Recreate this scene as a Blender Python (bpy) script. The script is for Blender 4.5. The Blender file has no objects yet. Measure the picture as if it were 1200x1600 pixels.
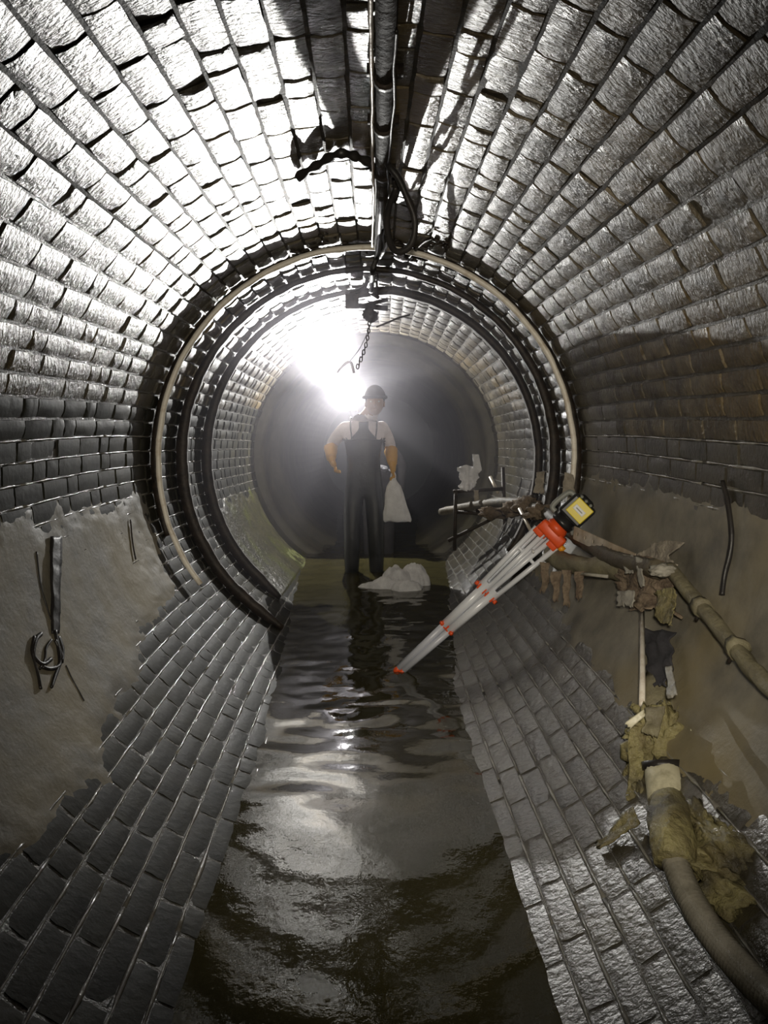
import bpy, bmesh, math, random
from mathutils import Vector, Matrix, noise
from math import sin, cos, pi, radians, atan, sqrt

SC = bpy.context.scene
COL = SC.collection
random.seed(7)

# ------------------------------------------------------------------ camera
CAMZ = 1.356
F = 26.0 / 36.0 * 1600.0
cam_d = bpy.data.cameras.new('camera'); cam = bpy.data.objects.new('camera', cam_d); COL.objects.link(cam)
cam_d.sensor_fit = 'VERTICAL'; cam_d.sensor_height = 36.0; cam_d.sensor_width = 27.0; cam_d.lens = 26.0
cam_d.clip_start = 0.02
PITCH = atan(145.0 / F); YAW = atan(30.0 / F * cos(PITCH))
RC = Matrix.Rotation(-YAW, 3, 'Z') @ Matrix.Rotation(pi / 2 - PITCH, 3, 'X')
cam.matrix_world = Matrix.Translation((0, 0, CAMZ)) @ RC.to_4x4()
SC.camera = cam

# ------------------------------------------------------------------ world, exposure
w = bpy.data.worlds.new('world'); SC.world = w; w.use_nodes = True
w.node_tree.nodes['Background'].inputs[0].default_value = (0.02, 0.022, 0.02, 1)
w.node_tree.nodes['Background'].inputs[1].default_value = 0.15
SC.view_settings.view_transform = 'Standard'; SC.view_settings.look = 'None'
SC.view_settings.gamma = 1.0; SC.view_settings.use_curve_mapping = False
SC.view_settings.exposure = 0.0
SC.cycles.use_denoising = True
SC.cycles.volume_bounces = 0
SC.cycles.max_bounces = 8
SC.cycles.sample_clamp_indirect = 6.0

R = 1.2


def raydir(px, py):
    return (RC @ Vector(((px - 600) / F, -(py - 800) / F, -1))).normalized()


def at(px, py, y):
    d = raydir(px, py)
    return Vector((0, 0, CAMZ)) + d * (y / d.y)


def cen(y):
    t = y - 3.0
    s = 0 if t < 0 else (t * t / 2 if t < 1 else t - 0.5)
    return (0.026 * s, 1.116 - 0.036 * s)


def rad(p):
    cx, cz = cen(p.y)
    return sqrt((p.x - cx) ** 2 + (p.z - cz) ** 2)


def wall(px, py, inset=0.0):
    """point where the sight line through a pixel of the photo meets the lining (less inset)"""
    d = raydir(px, py); o = Vector((0, 0, CAMZ)); a = 0.3; s = 0.3
    while s < 14:
        if rad(o + d * s) > R - inset: break
        a = s; s += 0.1
    b = s
    for _ in range(24):
        m = (a + b) / 2
        if rad(o + d * m) > R - inset: b = m
        else: a = m
    return o + d * a


def wpt(phi, y, r):
    cx, cz = cen(y)
    return Vector((cx + r * cos(phi), y, cz + r * sin(phi)))


# ------------------------------------------------------------------ lights
LAMP_Y = 7.2
LAMP = at(540, 611, LAMP_Y)


def point_light(name, loc, power, radius, col):
    l = bpy.data.lights.new(name, 'POINT'); l.energy = power; l.shadow_soft_size = radius; l.color = col
    o = bpy.data.objects.new(name, l); COL.objects.link(o); o.location = loc
    return o


def spot_light(name, loc, target, power, size, blend, radius, col):
    l = bpy.data.lights.new(name, 'SPOT'); l.energy = power; l.shadow_soft_size = radius; l.color = col
    l.spot_size = radians(size); l.spot_blend = blend
    o = bpy.data.objects.new(name, l); COL.objects.link(o); o.location = loc
    o.rotation_euler = (Vector(target) - Vector(loc)).to_track_quat('-Z', 'Y').to_euler()
    return o


# the rear worker's headlamp: a wide flood and a narrower beam, his head tipped up and to the left of the photo
spot_light('headlamp_flood', LAMP, LAMP + Vector((0, -1, .02)), 185, 179, .02, .002, (1.0, .985, .95))
spot_light('headlamp_beam', LAMP, LAMP + Vector((-.17, -1, .38)), 1500, 47, 1.0, .002, (1.0, .985, .95))
# the photographer's own lamp, worn just above and to the right of the camera
fl = bpy.data.lights.new('photographer_lamp', 'SPOT'); fl.energy = 225; fl.spot_size = radians(73); fl.spot_blend = 1.0
fl.shadow_soft_size = 0.06; fl.color = (1.0, 0.91, 0.74)
flo = bpy.data.objects.new('photographer_lamp', fl); COL.objects.link(flo)
flo.location = (0.02, -0.10, CAMZ + 0.16)
flo.rotation_euler = (at(670, 820, 3.0) - flo.location).to_track_quat('-Z', 'Y').to_euler()


# ------------------------------------------------------------------ materials
def mat(name, base=(.1, .1, .1), rough=.5, metal=0., base2=None, nscale=8., bump=0., bscale=60., coat=0., coat_r=.1,
        spec=.5, emit=None, estr=0., stops=(.35, .65), island=0., aniso=None, dist=.004, base3=None, n3=2.0, alpha=1., trans=0., rough2=None):
    m = bpy.data.materials.new(name); m.use_nodes = True
    nt = m.node_tree; N = nt.nodes; L = nt.links; P = N['Principled BSDF']
    P.inputs['Roughness'].default_value = rough; P.inputs['Metallic'].default_value = metal
    P.inputs['Base Color'].default_value = (*base, 1)
    P.inputs['Coat Weight'].default_value = coat; P.inputs['Coat Roughness'].default_value = coat_r
    P.inputs['Specular IOR Level'].default_value = spec
    P.inputs['Transmission Weight'].default_value = trans
    geo = N.new('ShaderNodeNewGeometry')
    vec = geo.outputs['Position']
    if aniso:
        mp = N.new('ShaderNodeMapping'); mp.inputs['Scale'].default_value = aniso
        L.new(vec, mp.inputs['Vector']); vec = mp.outputs[0]
    colour = None
    if base2:
        n = N.new('ShaderNodeTexNoise'); n.inputs['Scale'].default_value = nscale; n.inputs['Detail'].default_value = 6
        n.inputs['Roughness'].default_value = .65
        L.new(geo.outputs['Position'], n.inputs['Vector'])
        r = N.new('ShaderNodeValToRGB'); r.color_ramp.elements[0].position = stops[0]; r.color_ramp.elements[1].position = stops[1]
        r.color_ramp.elements[0].color = (*base, 1); r.color_ramp.elements[1].color = (*base2, 1)
        L.new(n.outputs['Fac'], r.inputs[0]); colour = r.outputs[0]
        if rough2 is not None:
            mr = N.new('ShaderNodeMapRange'); mr.inputs[3].default_value = rough; mr.inputs[4].default_value = rough2
            mr.inputs[1].default_value = stops[0]; mr.inputs[2].default_value = stops[1]
            L.new(n.outputs['Fac'], mr.inputs[0]); L.new(mr.outputs[0], P.inputs['Roughness'])
    if base3:
        n = N.new('ShaderNodeTexNoise'); n.inputs['Scale'].default_value = n3; n.inputs['Detail'].default_value = 5
        L.new(geo.outputs['Position'], n.inputs['Vector'])
        r = N.new('ShaderNodeValToRGB'); r.color_ramp.elements[0].position = .5; r.color_ramp.elements[1].position = .68
        L.new(n.outputs['Fac'], r.inputs[0])
        mx = N.new('ShaderNodeMix'); mx.data_type = 'RGBA'
        L.new(r.outputs[0], mx.inputs['Factor'])
        if colour: L.new(colour, mx.inputs['A'])
        else: mx.inputs['A'].default_value = (*base, 1)
        mx.inputs['B'].default_value = (*base3, 1); colour = mx.outputs['Result']
    if island:
        oi = N.new('ShaderNodeObjectInfo')
        ad = N.new('ShaderNodeMath'); ad.operation = 'ADD'; L.new(geo.outputs['Random Per Island'], ad.inputs[0]); L.new(oi.outputs['Random'], ad.inputs[1])
        fr = N.new('ShaderNodeMath'); fr.operation = 'FRACT'; L.new(ad.outputs[0], fr.inputs[0])
        mr = N.new('ShaderNodeMapRange'); mr.inputs[3].default_value = 1 - island; mr.inputs[4].default_value = 1 + island
        L.new(fr.outputs[0], mr.inputs[0])
        hs = N.new('ShaderNodeHueSaturation'); L.new(mr.outputs[0], hs.inputs['Value'])
        if colour: L.new(colour, hs.inputs['Color'])
        else: hs.inputs['Color'].default_value = (*base, 1)
        colour = hs.outputs[0]
    if colour: L.new(colour, P.inputs['Base Color'])
    if bump:
        n = N.new('ShaderNodeTexNoise'); n.inputs['Scale'].default_value = bscale; n.inputs['Detail'].default_value = 5
        n.inputs['Roughness'].default_value = .6
        L.new(vec, n.inputs['Vector'])
        b = N.new('ShaderNodeBump'); b.inputs['Strength'].default_value = bump; b.inputs['Distance'].default_value = dist
        L.new(n.outputs['Fac'], b.inputs['Height']); L.new(b.outputs[0], P.inputs['Normal']); L.new(b.outputs[0], P.inputs['Coat Normal'])
    if emit:
        P.inputs['Emission Color'].default_value = (*emit, 1); P.inputs['Emission Strength'].default_value = estr
    return m


M = {}
M['brick_arch'] = mat('wet_sooty_brick', (.035, .030, .022), .38, base2=(.115, .10, .072), nscale=9, base3=(.10, .072, .032), n3=1.7,
                      bump=1, bscale=40, aniso=(1, 2.0, 1), dist=.011, coat=.55, coat_r=.14, spec=.3, island=.3)
M['brick_stained'] = mat('rust_stained_brick', (.045, .036, .024), .42, base2=(.16, .13, .085), nscale=9, base3=(.12, .082, .032), n3=1.9,
                          bump=1, bscale=36, aniso=(1, 2.0, 1), dist=.011, coat=.4, coat_r=.2, spec=.3, island=.3)
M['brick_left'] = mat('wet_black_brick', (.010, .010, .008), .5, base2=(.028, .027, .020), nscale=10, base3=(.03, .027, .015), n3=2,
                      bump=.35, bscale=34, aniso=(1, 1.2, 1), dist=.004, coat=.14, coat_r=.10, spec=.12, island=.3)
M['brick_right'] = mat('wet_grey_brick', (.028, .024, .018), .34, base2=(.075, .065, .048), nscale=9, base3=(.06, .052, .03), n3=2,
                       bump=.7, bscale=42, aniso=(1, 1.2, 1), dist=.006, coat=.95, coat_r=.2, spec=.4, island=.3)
M['mortar_dark'] = mat('dark_mortar', (.02, .018, .014), .7, base2=(.06, .045, .025), nscale=20, bump=.6, bscale=90, dist=.004)
M['mortar_pale'] = mat('pale_silted_mortar', (.04, .036, .03), .5, base2=(.10, .09, .07), nscale=14, bump=1, bscale=70, dist=.008, coat=1, coat_r=.07)
M['bead'] = mat('wet_lime_bead', (.16, .15, .13), .2, base2=(.26, .25, .22), nscale=20, bump=.6, bscale=70, dist=.004, coat=1, coat_r=.1)
M['silt'] = mat('grey_silt', (.13, .12, .10), .55, base2=(.28, .255, .20), nscale=5, base3=(.25, .205, .11), n3=1.6, bump=.5, bscale=40,
                dist=.004, coat=.15, coat_r=.3, rough2=.7)
M['floor'] = mat('silty_invert', (.05, .045, .03), .6, base2=(.1, .085, .05), nscale=6, bump=.5, bscale=30)
M['liner'] = mat('smooth_dark_concrete', (.055, .05, .036), .55, base2=(.12, .11, .07), nscale=4, base3=(.075, .07, .035), n3=3, bump=.3, bscale=30)
M['water'] = mat('murky_water', (.032, .028, .011), .04, base2=(.044, .038, .015), nscale=2.2, bump=.06, bscale=7, dist=.03, aniso=(1, .8, 1), spec=.75)
M['rust'] = mat('rusted_steel', (.016, .013, .011), .55, metal=.25, base2=(.05, .036, .027), nscale=18, bump=.7, bscale=70, dist=.004)
M['galv'] = mat('worn_galvanised_steel', (.36, .31, .25), .4, metal=.2, base2=(.68, .61, .52), nscale=16, base3=(.28, .16, .05), n3=3, bump=.4, bscale=60)
M['pale_tube'] = mat('pale_scuffed_tube', (.92, .86, .76), .4, base2=(.66, .56, .44), nscale=14, stops=(.5, .7), bump=.3, bscale=60)
M['black_rubber'] = mat('black_rubber', (.012, .011, .012), .42, bump=.3, bscale=60, base2=(.03, .026, .024))
M['old_rubber'] = mat('old_crusted_rubber', (.016, .013, .011), .75, base2=(.045, .035, .028), nscale=14, bump=1, bscale=50, dist=.008, spec=.3)
M['alu'] = mat('aluminium', (.82, .84, .90), .3, metal=.05, bump=.08, bscale=90)
M['alu_dull'] = mat('dull_aluminium', (.6, .62, .7), .38, metal=.05)
M['orange'] = mat('orange_plastic', (.85, .10, .02), .4, bump=.1, bscale=70)
M['amber'] = mat('amber_plastic', (.85, .35, .02), .35)
M['yellow'] = mat('yellow_plastic', (.83, .66, .02), .38)
M['black'] = mat('black_plastic', (.02, .02, .022), .35)
M['grey_pl'] = mat('grey_plastic', (.26, .27, .25), .45)
M['white'] = mat('white_label', (.8, .8, .78), .4)
M['bag'] = mat('white_woven_plastic', (.85, .85, .9), .5, base2=(.68, .68, .73), nscale=12, bump=.7, bscale=30, dist=.01)
M['sheet'] = mat('soiled_white_sheeting', (.8, .8, .84), .45, base2=(.5, .5, .54), nscale=9, bump=.7, bscale=22, dist=.012)
M['rag_grey'] = mat('grey_brown_rag', (.24, .21, .17), .8, base2=(.42, .37, .3), nscale=18, bump=1, bscale=70, dist=.008)
M['rag_brown'] = mat('brown_matted_rag', (.12, .085, .06), .8, base2=(.26, .20, .14), nscale=22, bump=1, bscale=80, dist=.01)
M['rag_pale'] = mat('pale_wet_rag', (.27, .25, .21), .6, base2=(.42, .40, .35), nscale=22, bump=.8, bscale=60, dist=.006)
M['mud'] = mat('yellow_brown_mud', (.17, .14, .065), .6, base2=(.35, .31, .14), nscale=14, base3=(.07, .06, .04), n3=9, bump=1, bscale=45, dist=.014, coat=.3)
M['pipe_mud'] = mat('mud_covered_pipe', (.17, .15, .1), .6, base2=(.25, .225, .14), nscale=12, bump=.8, bscale=40, dist=.008)
M['pipe_dark'] = mat('dark_muddy_pipe', (.06, .05, .035), .6, base2=(.12, .10, .065), nscale=12, bump=.8, bscale=40, dist=.008)
M['hose'] = mat('grey_ribbed_hose', (.26, .24, .19), .3, base2=(.5, .46, .38), nscale=12, base3=(.2, .17, .08), n3=5, coat=1, coat_r=.15, bump=.3, bscale=60)
M['cream'] = mat('cream_plastic', (.62, .58, .42), .4, base2=(.30, .27, .17), nscale=18, bump=.3, bscale=40, stops=(.5, .75))
M['algae'] = mat('green_algae', (.035, .042, .008), .7, base2=(.10, .105, .015), nscale=22, bump=1, bscale=60, dist=.01)
M['skin'] = mat('skin', (.42, .27, .2), .5)
M['hair'] = mat('dark_hair', (.02, .015, .012), .6, bump=1, bscale=120)
M['wader'] = mat('dark_rubberised_waders', (.018, .02, .024), .42, base2=(.034, .036, .042), nscale=8, bump=.4, bscale=18, dist=.01)
M['shirt'] = mat('pale_shirt_cloth', (.80, .74, .80), .8, base2=(.66, .6, .66), nscale=9, bump=.4, bscale=30, dist=.01)
M['glove'] = mat('yellow_rubber_glove', (.62, .33, .04), .45, bump=.4, bscale=40, dist=.006)
M['dark_cloth'] = mat('dark_work_cloth', (.03, .03, .036), .8, base2=(.055, .052, .06), nscale=7, bump=.4, bscale=25, dist=.01)
M['lens'] = mat('lit_lamp_lens', (.9, .9, .9), .3, emit=(1, .98, .94), estr=900)
M['lamp_black'] = mat('lamp_housing', (.03, .03, .03), .4)
M['eye'] = mat('eye_white', (.7, .7, .68), .2)


# ------------------------------------------------------------------ helpers
def link(name, me, m=None, parent=None, label=None, cat=None, group=None, kind=None, smooth=True):
    o = bpy.data.objects.new(name, me); COL.objects.link(o)
    if m is not None:
        for q in (m if isinstance(m, (list, tuple)) else [m]):
            me.materials.append(M[q])
    if parent: o.parent = parent
    tag(o, label, cat, group, kind)
    if smooth and me is not None:
        me.polygons.foreach_set('use_smooth', [True] * len(me.polygons))
    return o


def tag(o, label=None, cat=None, group=None, kind=None):
    if label: o['label'] = label
    if cat: o['category'] = cat
    if group: o['group'] = group
    if kind: o['kind'] = kind
    return o


def empty(name, loc, label=None, cat=None, group=None, kind=None):
    o = bpy.data.objects.new(name, None); COL.objects.link(o); o.location = loc; o.empty_display_size = .05
    return tag(o, label, cat, group, kind)


def bm_mesh(bm, name='mesh', recalc=True):
    if recalc: bmesh.ops.recalc_face_normals(bm, faces=bm.faces)
    me = bpy.data.meshes.new(name); bm.to_mesh(me); bm.free(); return me


def rel(pts, parent):
    o = parent.location if parent else Vector((0, 0, 0))
    return [Vector(p) - o for p in pts]


def smooth_path(pts, n):
    """Catmull-Rom through the points, n samples per span; tuples may carry a radius"""
    P = [tuple(p) for p in pts]; out = []
    for i in range(len(P) - 1):
        p0 = P[max(i - 1, 0)]; p1 = P[i]; p2 = P[i + 1]; p3 = P[min(i + 2, len(P) - 1)]
        for k in range(n):
            t = k / n
            out.append(tuple(.5 * (2 * b + (c - a) * t + (2 * a - 5 * b + 4 * c - d) * t * t + (3 * b - a - 3 * c + d) * t ** 3)
                             for a, b, c, d in zip(p0, p1, p2, p3)))
    out.append(P[-1]); return out


def add_tube(bm, pts, r, seg=10, cap=True, wob=0., flat=1.0, closed=False, ribs=0., twist=0.):
    """sweep a round section along points; r is a number or list"""
    pts = [Vector(p) for p in pts]; n = len(pts); rings = []
    t0 = (pts[1] - pts[0]).normalized()
    up = Vector((0, 0, 1)) if abs(t0.z) < .9 else Vector((1, 0, 0))
    nx = t0.cross(up).normalized()
    for i, p in enumerate(pts):
        if closed: t = (pts[(i + 1) % n] - pts[i - 1]).normalized()
        else: t = (pts[min(i + 1, n - 1)] - pts[max(i - 1, 0)]).normalized()
        nx = (nx - t * nx.dot(t)).normalized(); ny = t.cross(nx)
        ri = r[i] if isinstance(r, (list, tuple)) else r
        if ribs: ri *= 1 + ribs * (1 if i % 2 else -1)
        ring = []
        for k in range(seg):
            a = 2 * pi * k / seg + twist
            v = p + (nx * cos(a) + ny * sin(a) * flat) * ri * (1 + (wob * noise.noise(p * 14 + Vector((cos(a), sin(a), 0)) * 1.5) if wob else 0))
            ring.append(bm.verts.new(v))
        rings.append(ring)
    m = n if closed else n - 1
    for i in range(m):
        A = rings[i]; B = rings[(i + 1) % n]
        for k in range(seg):
            bm.faces.new((A[k], A[(k + 1) % seg], B[(k + 1) % seg], B[k]))
    if cap and not closed:
        bm.faces.new(rings[0][::-1]); bm.faces.new(rings[-1])
    return rings


def tube(name, pts, r, m, parent=None, seg=10, **kw):
    lk = {k: kw.pop(k) for k in ('label', 'cat', 'group', 'kind') if k in kw}
    bm = bmesh.new(); add_tube(bm, rel(pts, parent), r, seg, **kw)
    return link(name, bm_mesh(bm), m, parent, **lk)


def add_box(bm, c, ax, ay, az, bev=0.):
    """box centred at c with half-axis vectors ax ay az"""
    c = Vector(c); vs = []
    for sx in (-1, 1):
        for sy in (-1, 1):
            for sz in (-1, 1): vs.append(bm.verts.new(c + sx * ax + sy * ay + sz * az))
    fs = [bm.faces.new([vs[i] for i in f]) for f in ((0, 1, 3, 2), (4, 6, 7, 5), (0, 4, 5, 1), (2, 3, 7, 6), (0, 2, 6, 4), (1, 5, 7, 3))]
    if bev:
        es = list({e for f in fs for e in f.edges})
        bmesh.ops.bevel(bm, geom=es, offset=bev, segments=2, affect='EDGES', profile=.5)


def box(name, c, ax, ay, az, m, parent=None, bev=0., **kw):
    bm = bmesh.new(); add_box(bm, Vector(c) - (parent.location if parent else Vector()), Vector(ax), Vector(ay), Vector(az), bev)
    return link(name, bm_mesh(bm), m, parent, smooth=False, **kw)


def add_blob(bm, c, rx, ry, rz, amp=.2, fr=3., sub=3, seed=0., ridged=False):
    r = bmesh.ops.create_icosphere(bm, subdivisions=sub, radius=1.0)
    c = Vector(c)
    for v in r['verts']:
        n = v.co.copy(); q = n * fr + Vector((seed, seed * 1.7, -seed))
        d = noise.fractal(q, .9, 2.1, 4)
        if ridged: d = .5 - abs(d) * 2.0
        k = 1 + amp * d
        v.co = c + Vector((n.x * rx * k, n.y * ry * k, n.z * rz * k))


def blob(name, c, r, m, parent=None, **kw):
    lk = {k: kw.pop(k) for k in ('label', 'cat', 'group', 'kind') if k in kw}
    bm = bmesh.new(); add_blob(bm, Vector(c) - (parent.location if parent else Vector()), *r, **kw)
    return link(name, bm_mesh(bm), m, parent, **lk)


def rag_bm(bm, top, bottom, nu=24, nv=24, amp=.02, ragged=.25, seed=0., thick=.004, fr=16, folds=0.):
    """a hanging sheet between two polylines, wrinkled, with a torn lower edge and real thickness"""
    def samp(pl, t):
        x = t * (len(pl) - 1); i = min(int(x), len(pl) - 2); return Vector(pl[i]).lerp(Vector(pl[i + 1]), x - i)
    nrm = (samp(top, 1) - samp(top, 0)).cross(samp(bottom, .5) - samp(top, .5)).normalized()
    G = []
    for i in range(nu + 1):
        u = i / nu; row = []
        wid = (samp(top, 1) - samp(top, 0)).length; lat = (samp(top, 1) - samp(top, 0)).normalized()
        ln = 1 - ragged * (.5 + .5 * noise.noise(Vector((u * 9 + seed, seed, 0))) + .35 * abs(noise.noise(Vector((u * 34, seed, 3)))))
        for j in range(nv + 1):
            v = j / nv * ln
            p = samp(top, u).lerp(samp(bottom, u), v)
            es = 1 if u > .5 else -1
            p = p + lat * wid * (abs(u - .5) * 2) * (.30 * noise.noise(Vector((v * 3.1 + seed, es * 4, seed))) - .10 * v * es + .08 * noise.noise(Vector((v * 13, es, seed)))) * min(1, ragged * 6)
            w = amp * noise.fractal(p * fr + Vector((seed, 0, 0)), .8, 2, 3) + folds * sin(u * 21 + 2 * noise.noise(Vector((u * 4, v * 2, seed)))) * (.3 + .7 * v)
            p = p + nrm * w + Vector((0, 0, 1)) * amp * .3 * noise.noise(p * fr * 1.3)
            row.append(p)
        G.append(row)
    A = [[bm.verts.new(p + nrm * thick / 2) for p in row] for row in G]
    B = [[bm.verts.new(p - nrm * thick / 2) for p in row] for row in G]
    for i in range(nu):
        for j in range(nv):
            bm.faces.new((A[i][j], A[i + 1][j], A[i + 1][j + 1], A[i][j + 1]))
            bm.faces.new((B[i][j], B[i][j + 1], B[i + 1][j + 1], B[i + 1][j]))
    for i in range(nu):
        for j in (0, nv): bm.faces.new((A[i][j], A[i + 1][j], B[i + 1][j], B[i][j]))
    for j in range(nv):
        for i in (0, nu): bm.faces.new((A[i][j], A[i][j + 1], B[i][j + 1], B[i][j]))


def rag(name, top, bottom, m, parent=None, **kw):
    lk = {k: kw.pop(k) for k in ('label', 'cat', 'group', 'kind') if k in kw}
    bm = bmesh.new(); rag_bm(bm, rel(top, parent), rel(bottom, parent), **kw)
    return link(name, bm_mesh(bm), m, parent, **lk)


# ------------------------------------------------------------------ the brick lining
Y0, Y1 = -2.5, 7.45
NC = 68
SEC = {  # section: (phi range, backing material, recess of the joints)
    'wall_right': (radians(-72), radians(46)),
    'ceiling': (radians(46), radians(134)),
    'wall_left': (radians(134), radians(252)),
    'floor': (radians(252), radians(288)),
}


def recess(phi):
    s = sin(phi)                       # open joints overhead, nearly flush low down
    t = min(1, max(0, (s + .35) / .6))
    return .0035 + .0085 * t


def shell(name, p0, p1, m, r_of, y0=Y0, y1=Y1, thick=.16, ny=None, kind='structure', parent=None):
    bm = bmesh.new(); n = max(6, int((p1 - p0) / radians(2.6))); ny = ny or int((y1 - y0) / .2)
    ins = []; outs = []
    for j in range(ny + 1):
        y = y0 + (y1 - y0) * j / ny; a = []; b = []
        for i in range(n + 1):
            ph = p0 + (p1 - p0) * i / n
            a.append(bm.verts.new(wpt(ph, y, r_of(ph, y)))); b.append(bm.verts.new(wpt(ph, y, R + thick)))
        ins.append(a); outs.append(b)
    for j in range(ny):
        for i in range(n):
            bm.faces.new((ins[j][i], ins[j][i + 1], ins[j + 1][i + 1], ins[j + 1][i]))
            bm.faces.new((outs[j][i], outs[j + 1][i], outs[j + 1][i + 1], outs[j][i + 1]))
    for i in range(n):
        for j in (0, ny): bm.faces.new((ins[j][i], ins[j][i + 1], outs[j][i + 1], outs[j][i]))
    for j in range(ny):
        for i in (0, n): bm.faces.new((ins[j][i], ins[j + 1][i], outs[j + 1][i], outs[j][i]))
    return link(name, bm_mesh(bm), m, parent, kind=kind)


def brick_geo(rng, L=.216, W=.1, k=1.):
    """a worn brick: rough face on four by three cells, arrises knocked back, tapering sides (local x across, y along, z out of the wall)"""
    nx, ny = 3, 5; V = []; Fc = []
    sk = rng.uniform(-.004, .004)
    for j in range(ny + 1):
        for i in range(nx + 1):
            x = (i / nx - .5) * W; y = (j / ny - .5) * L
            edge = (i in (0, nx)) + (j in (0, ny))
            z = k * (rng.uniform(-.002, .002) - (.0045 * rng.uniform(.4, 1.3) if edge == 1 else 0) - (.008 if edge == 2 else 0))
            x *= (1 - (.05 if edge == 2 else 0)); x += rng.uniform(-.0018, .0018) + sk * y / L
            y += rng.uniform(-.003, .003) if 0 < j < ny else rng.uniform(-.004, .002) * (1 if j else -1)
            V.append((x, y, z))
    idx = lambda i, j: j * (nx + 1) + i
    for j in range(ny):
        for i in range(nx): Fc.append((idx(i, j), idx(i + 1, j), idx(i + 1, j + 1), idx(i, j + 1)))
    n0 = len(V)
    V += [(-.5 * W * .97, -.5 * L * .99, -.045), (.5 * W * .97, -.5 * L * .99, -.045), (.5 * W * .97, .5 * L * .99, -.045), (-.5 * W * .97, .5 * L * .99, -.045)]
    Fc.append(tuple([idx(i, 0) for i in range(nx, -1, -1)] + [n0, n0 + 1]))
    Fc.append(tuple([idx(nx, j) for j in range(ny, -1, -1)] + [n0 + 1, n0 + 2]))
    Fc.append(tuple([idx(i, ny) for i in range(nx + 1)] + [n0 + 2, n0 + 3]))
    Fc.append(tuple([idx(0, j) for j in range(ny + 1)] + [n0 + 3, n0]))
    return V, Fc


rng = random.Random(3)
GEO = {'full': [brick_geo(rng, k=.8) for _ in range(10)], 'half': [brick_geo(rng, .103, k=.7) for _ in range(5)],
       'full_flat': [brick_geo(rng, .216, .1, .3) for _ in range(10)], 'half_flat': [brick_geo(rng, .103, .1, .3) for _ in range(5)]}
MESH = {}


def brick_mesh(kind, i, m):
    k = (kind, i, m)
    if k not in MESH:
        V, Fc = GEO[kind][i]; me = bpy.data.meshes.new('brick'); me.from_pydata(V, [], Fc); me.materials.append(M[m])
        me.polygons.foreach_set('use_smooth', [True] * len(me.polygons))
        try: me.set_sharp_from_angle(angle=radians(38))
        except Exception: pass
        MESH[k] = me
    return MESH[k]


walls = {}
walls['ceiling'] = shell('ceiling', *SEC['ceiling'], 'mortar_dark', lambda p, y: R + recess(p) + .002 * noise.noise(Vector((p * 9, y * 7, 0))))
walls['wall_left'] = shell('wall_left', *SEC['wall_left'], 'mortar_pale', lambda p, y: R + recess(p) + .003 * noise.noise(Vector((p * 12, y * 9, 5))))
walls['wall_right'] = shell('wall_right', *SEC['wall_right'], 'mortar_pale', lambda p, y: R + recess(p) + .003 * noise.noise(Vector((p * 12, y * 9, 9))))
walls['floor'] = shell('floor', *SEC['floor'], 'floor', lambda p, y: R - .01 + .02 * noise.noise(Vector((p * 5, y * 2, 1))), y1=10.5)
tag(walls['ceiling'], 'arched crown of the tunnel in worn wet brick with dark open joints')
tag(walls['wall_left'], 'left side of the round brick tunnel, dark wet brick partly coated in silt')
tag(walls['wall_right'], 'right side of the round brick tunnel, wet brick behind the pipes')
tag(walls['floor'], 'silty invert of the tunnel beneath the water')

plan = {k: [] for k in SEC}
COURSES = []; JOINTS = []      # wide stones in the crown, ordinary brick on edge down the sides
nc = 27
for c in range(nc): COURSES.append((radians(30) + radians(120) * (c + .5) / nc, .083))
ns = 28
for c in range(ns):
    a = radians(30) - radians(103) * (c + .5) / ns
    COURSES += [(a, .066), (pi - a, .066)]
    if c > 5:
        e = radians(30) - radians(103) * c / ns
        JOINTS += [e, pi - e]
for phi, BW in COURSES:
    phi_n = phi
    sec = None
    for k, (a, b) in SEC.items():
        if k != 'floor' and a <= phi_n < b: sec = k
    if not sec: continue
    y = Y0 + rng.uniform(0, .22); run = 0
    while y < Y1 - .12:
        half = rng.random() < .2
        L = (.103 if half else .216); gap = rng.uniform(.009, .015)
        if y + L > Y1: break
        yc = y + L / 2; y += L + gap
        scale_l = 1.0
        low = min(1, max(0, (sin(phi) + .35) / .6))
        inset = rng.uniform(-.0018, .0018) * (.3 + .8 * low)
        if low > .6 and rng.random() < .03: inset += .006
        wscale = 1.0 + rng.uniform(-.03, .02)
        n = Vector((-cos(phi), 0, -sin(phi))); ty = Vector((0, 1, 0)); tx = ty.cross(n)
        R3 = Matrix((tx, ty, n)).transposed()
        tl = .011 * (.3 + low)
        R3 = R3 @ Matrix.Rotation(rng.uniform(-tl, tl), 3, 'X') @ Matrix.Rotation(rng.uniform(-tl, tl), 3, 'Y') @ Matrix.Rotation(rng.uniform(-.012, .012), 3, 'Z')
        mw = Matrix.Translation(wpt(phi, yc, R + inset)) @ R3.to_4x4() @ Matrix.Diagonal((wscale * BW / .1, 1, 1, 1))
        kind = ('half' if half else 'full') + ('_flat' if low < .85 else '')
        i = rng.randrange(len(GEO[kind]))
        ctr = mw.translation
        d = RC.transposed() @ (ctr - Vector((0, 0, CAMZ)))
        vis = False
        if d.z < -.2:
            px = 600 + F * d.x / -d.z; py = 800 - F * d.y / -d.z
            vis = -40 < px < 1240 and -40 < py < 1640
        plan[sec].append((0 if vis else 1, (ctr - Vector((0, 0, CAMZ))).length, kind, i, mw))
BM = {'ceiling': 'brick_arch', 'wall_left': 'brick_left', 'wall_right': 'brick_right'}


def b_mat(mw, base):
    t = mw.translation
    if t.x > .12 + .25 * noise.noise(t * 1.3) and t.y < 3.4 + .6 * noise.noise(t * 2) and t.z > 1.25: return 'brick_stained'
    return 'brick_arch' if t.z > 1.45 else base


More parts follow.
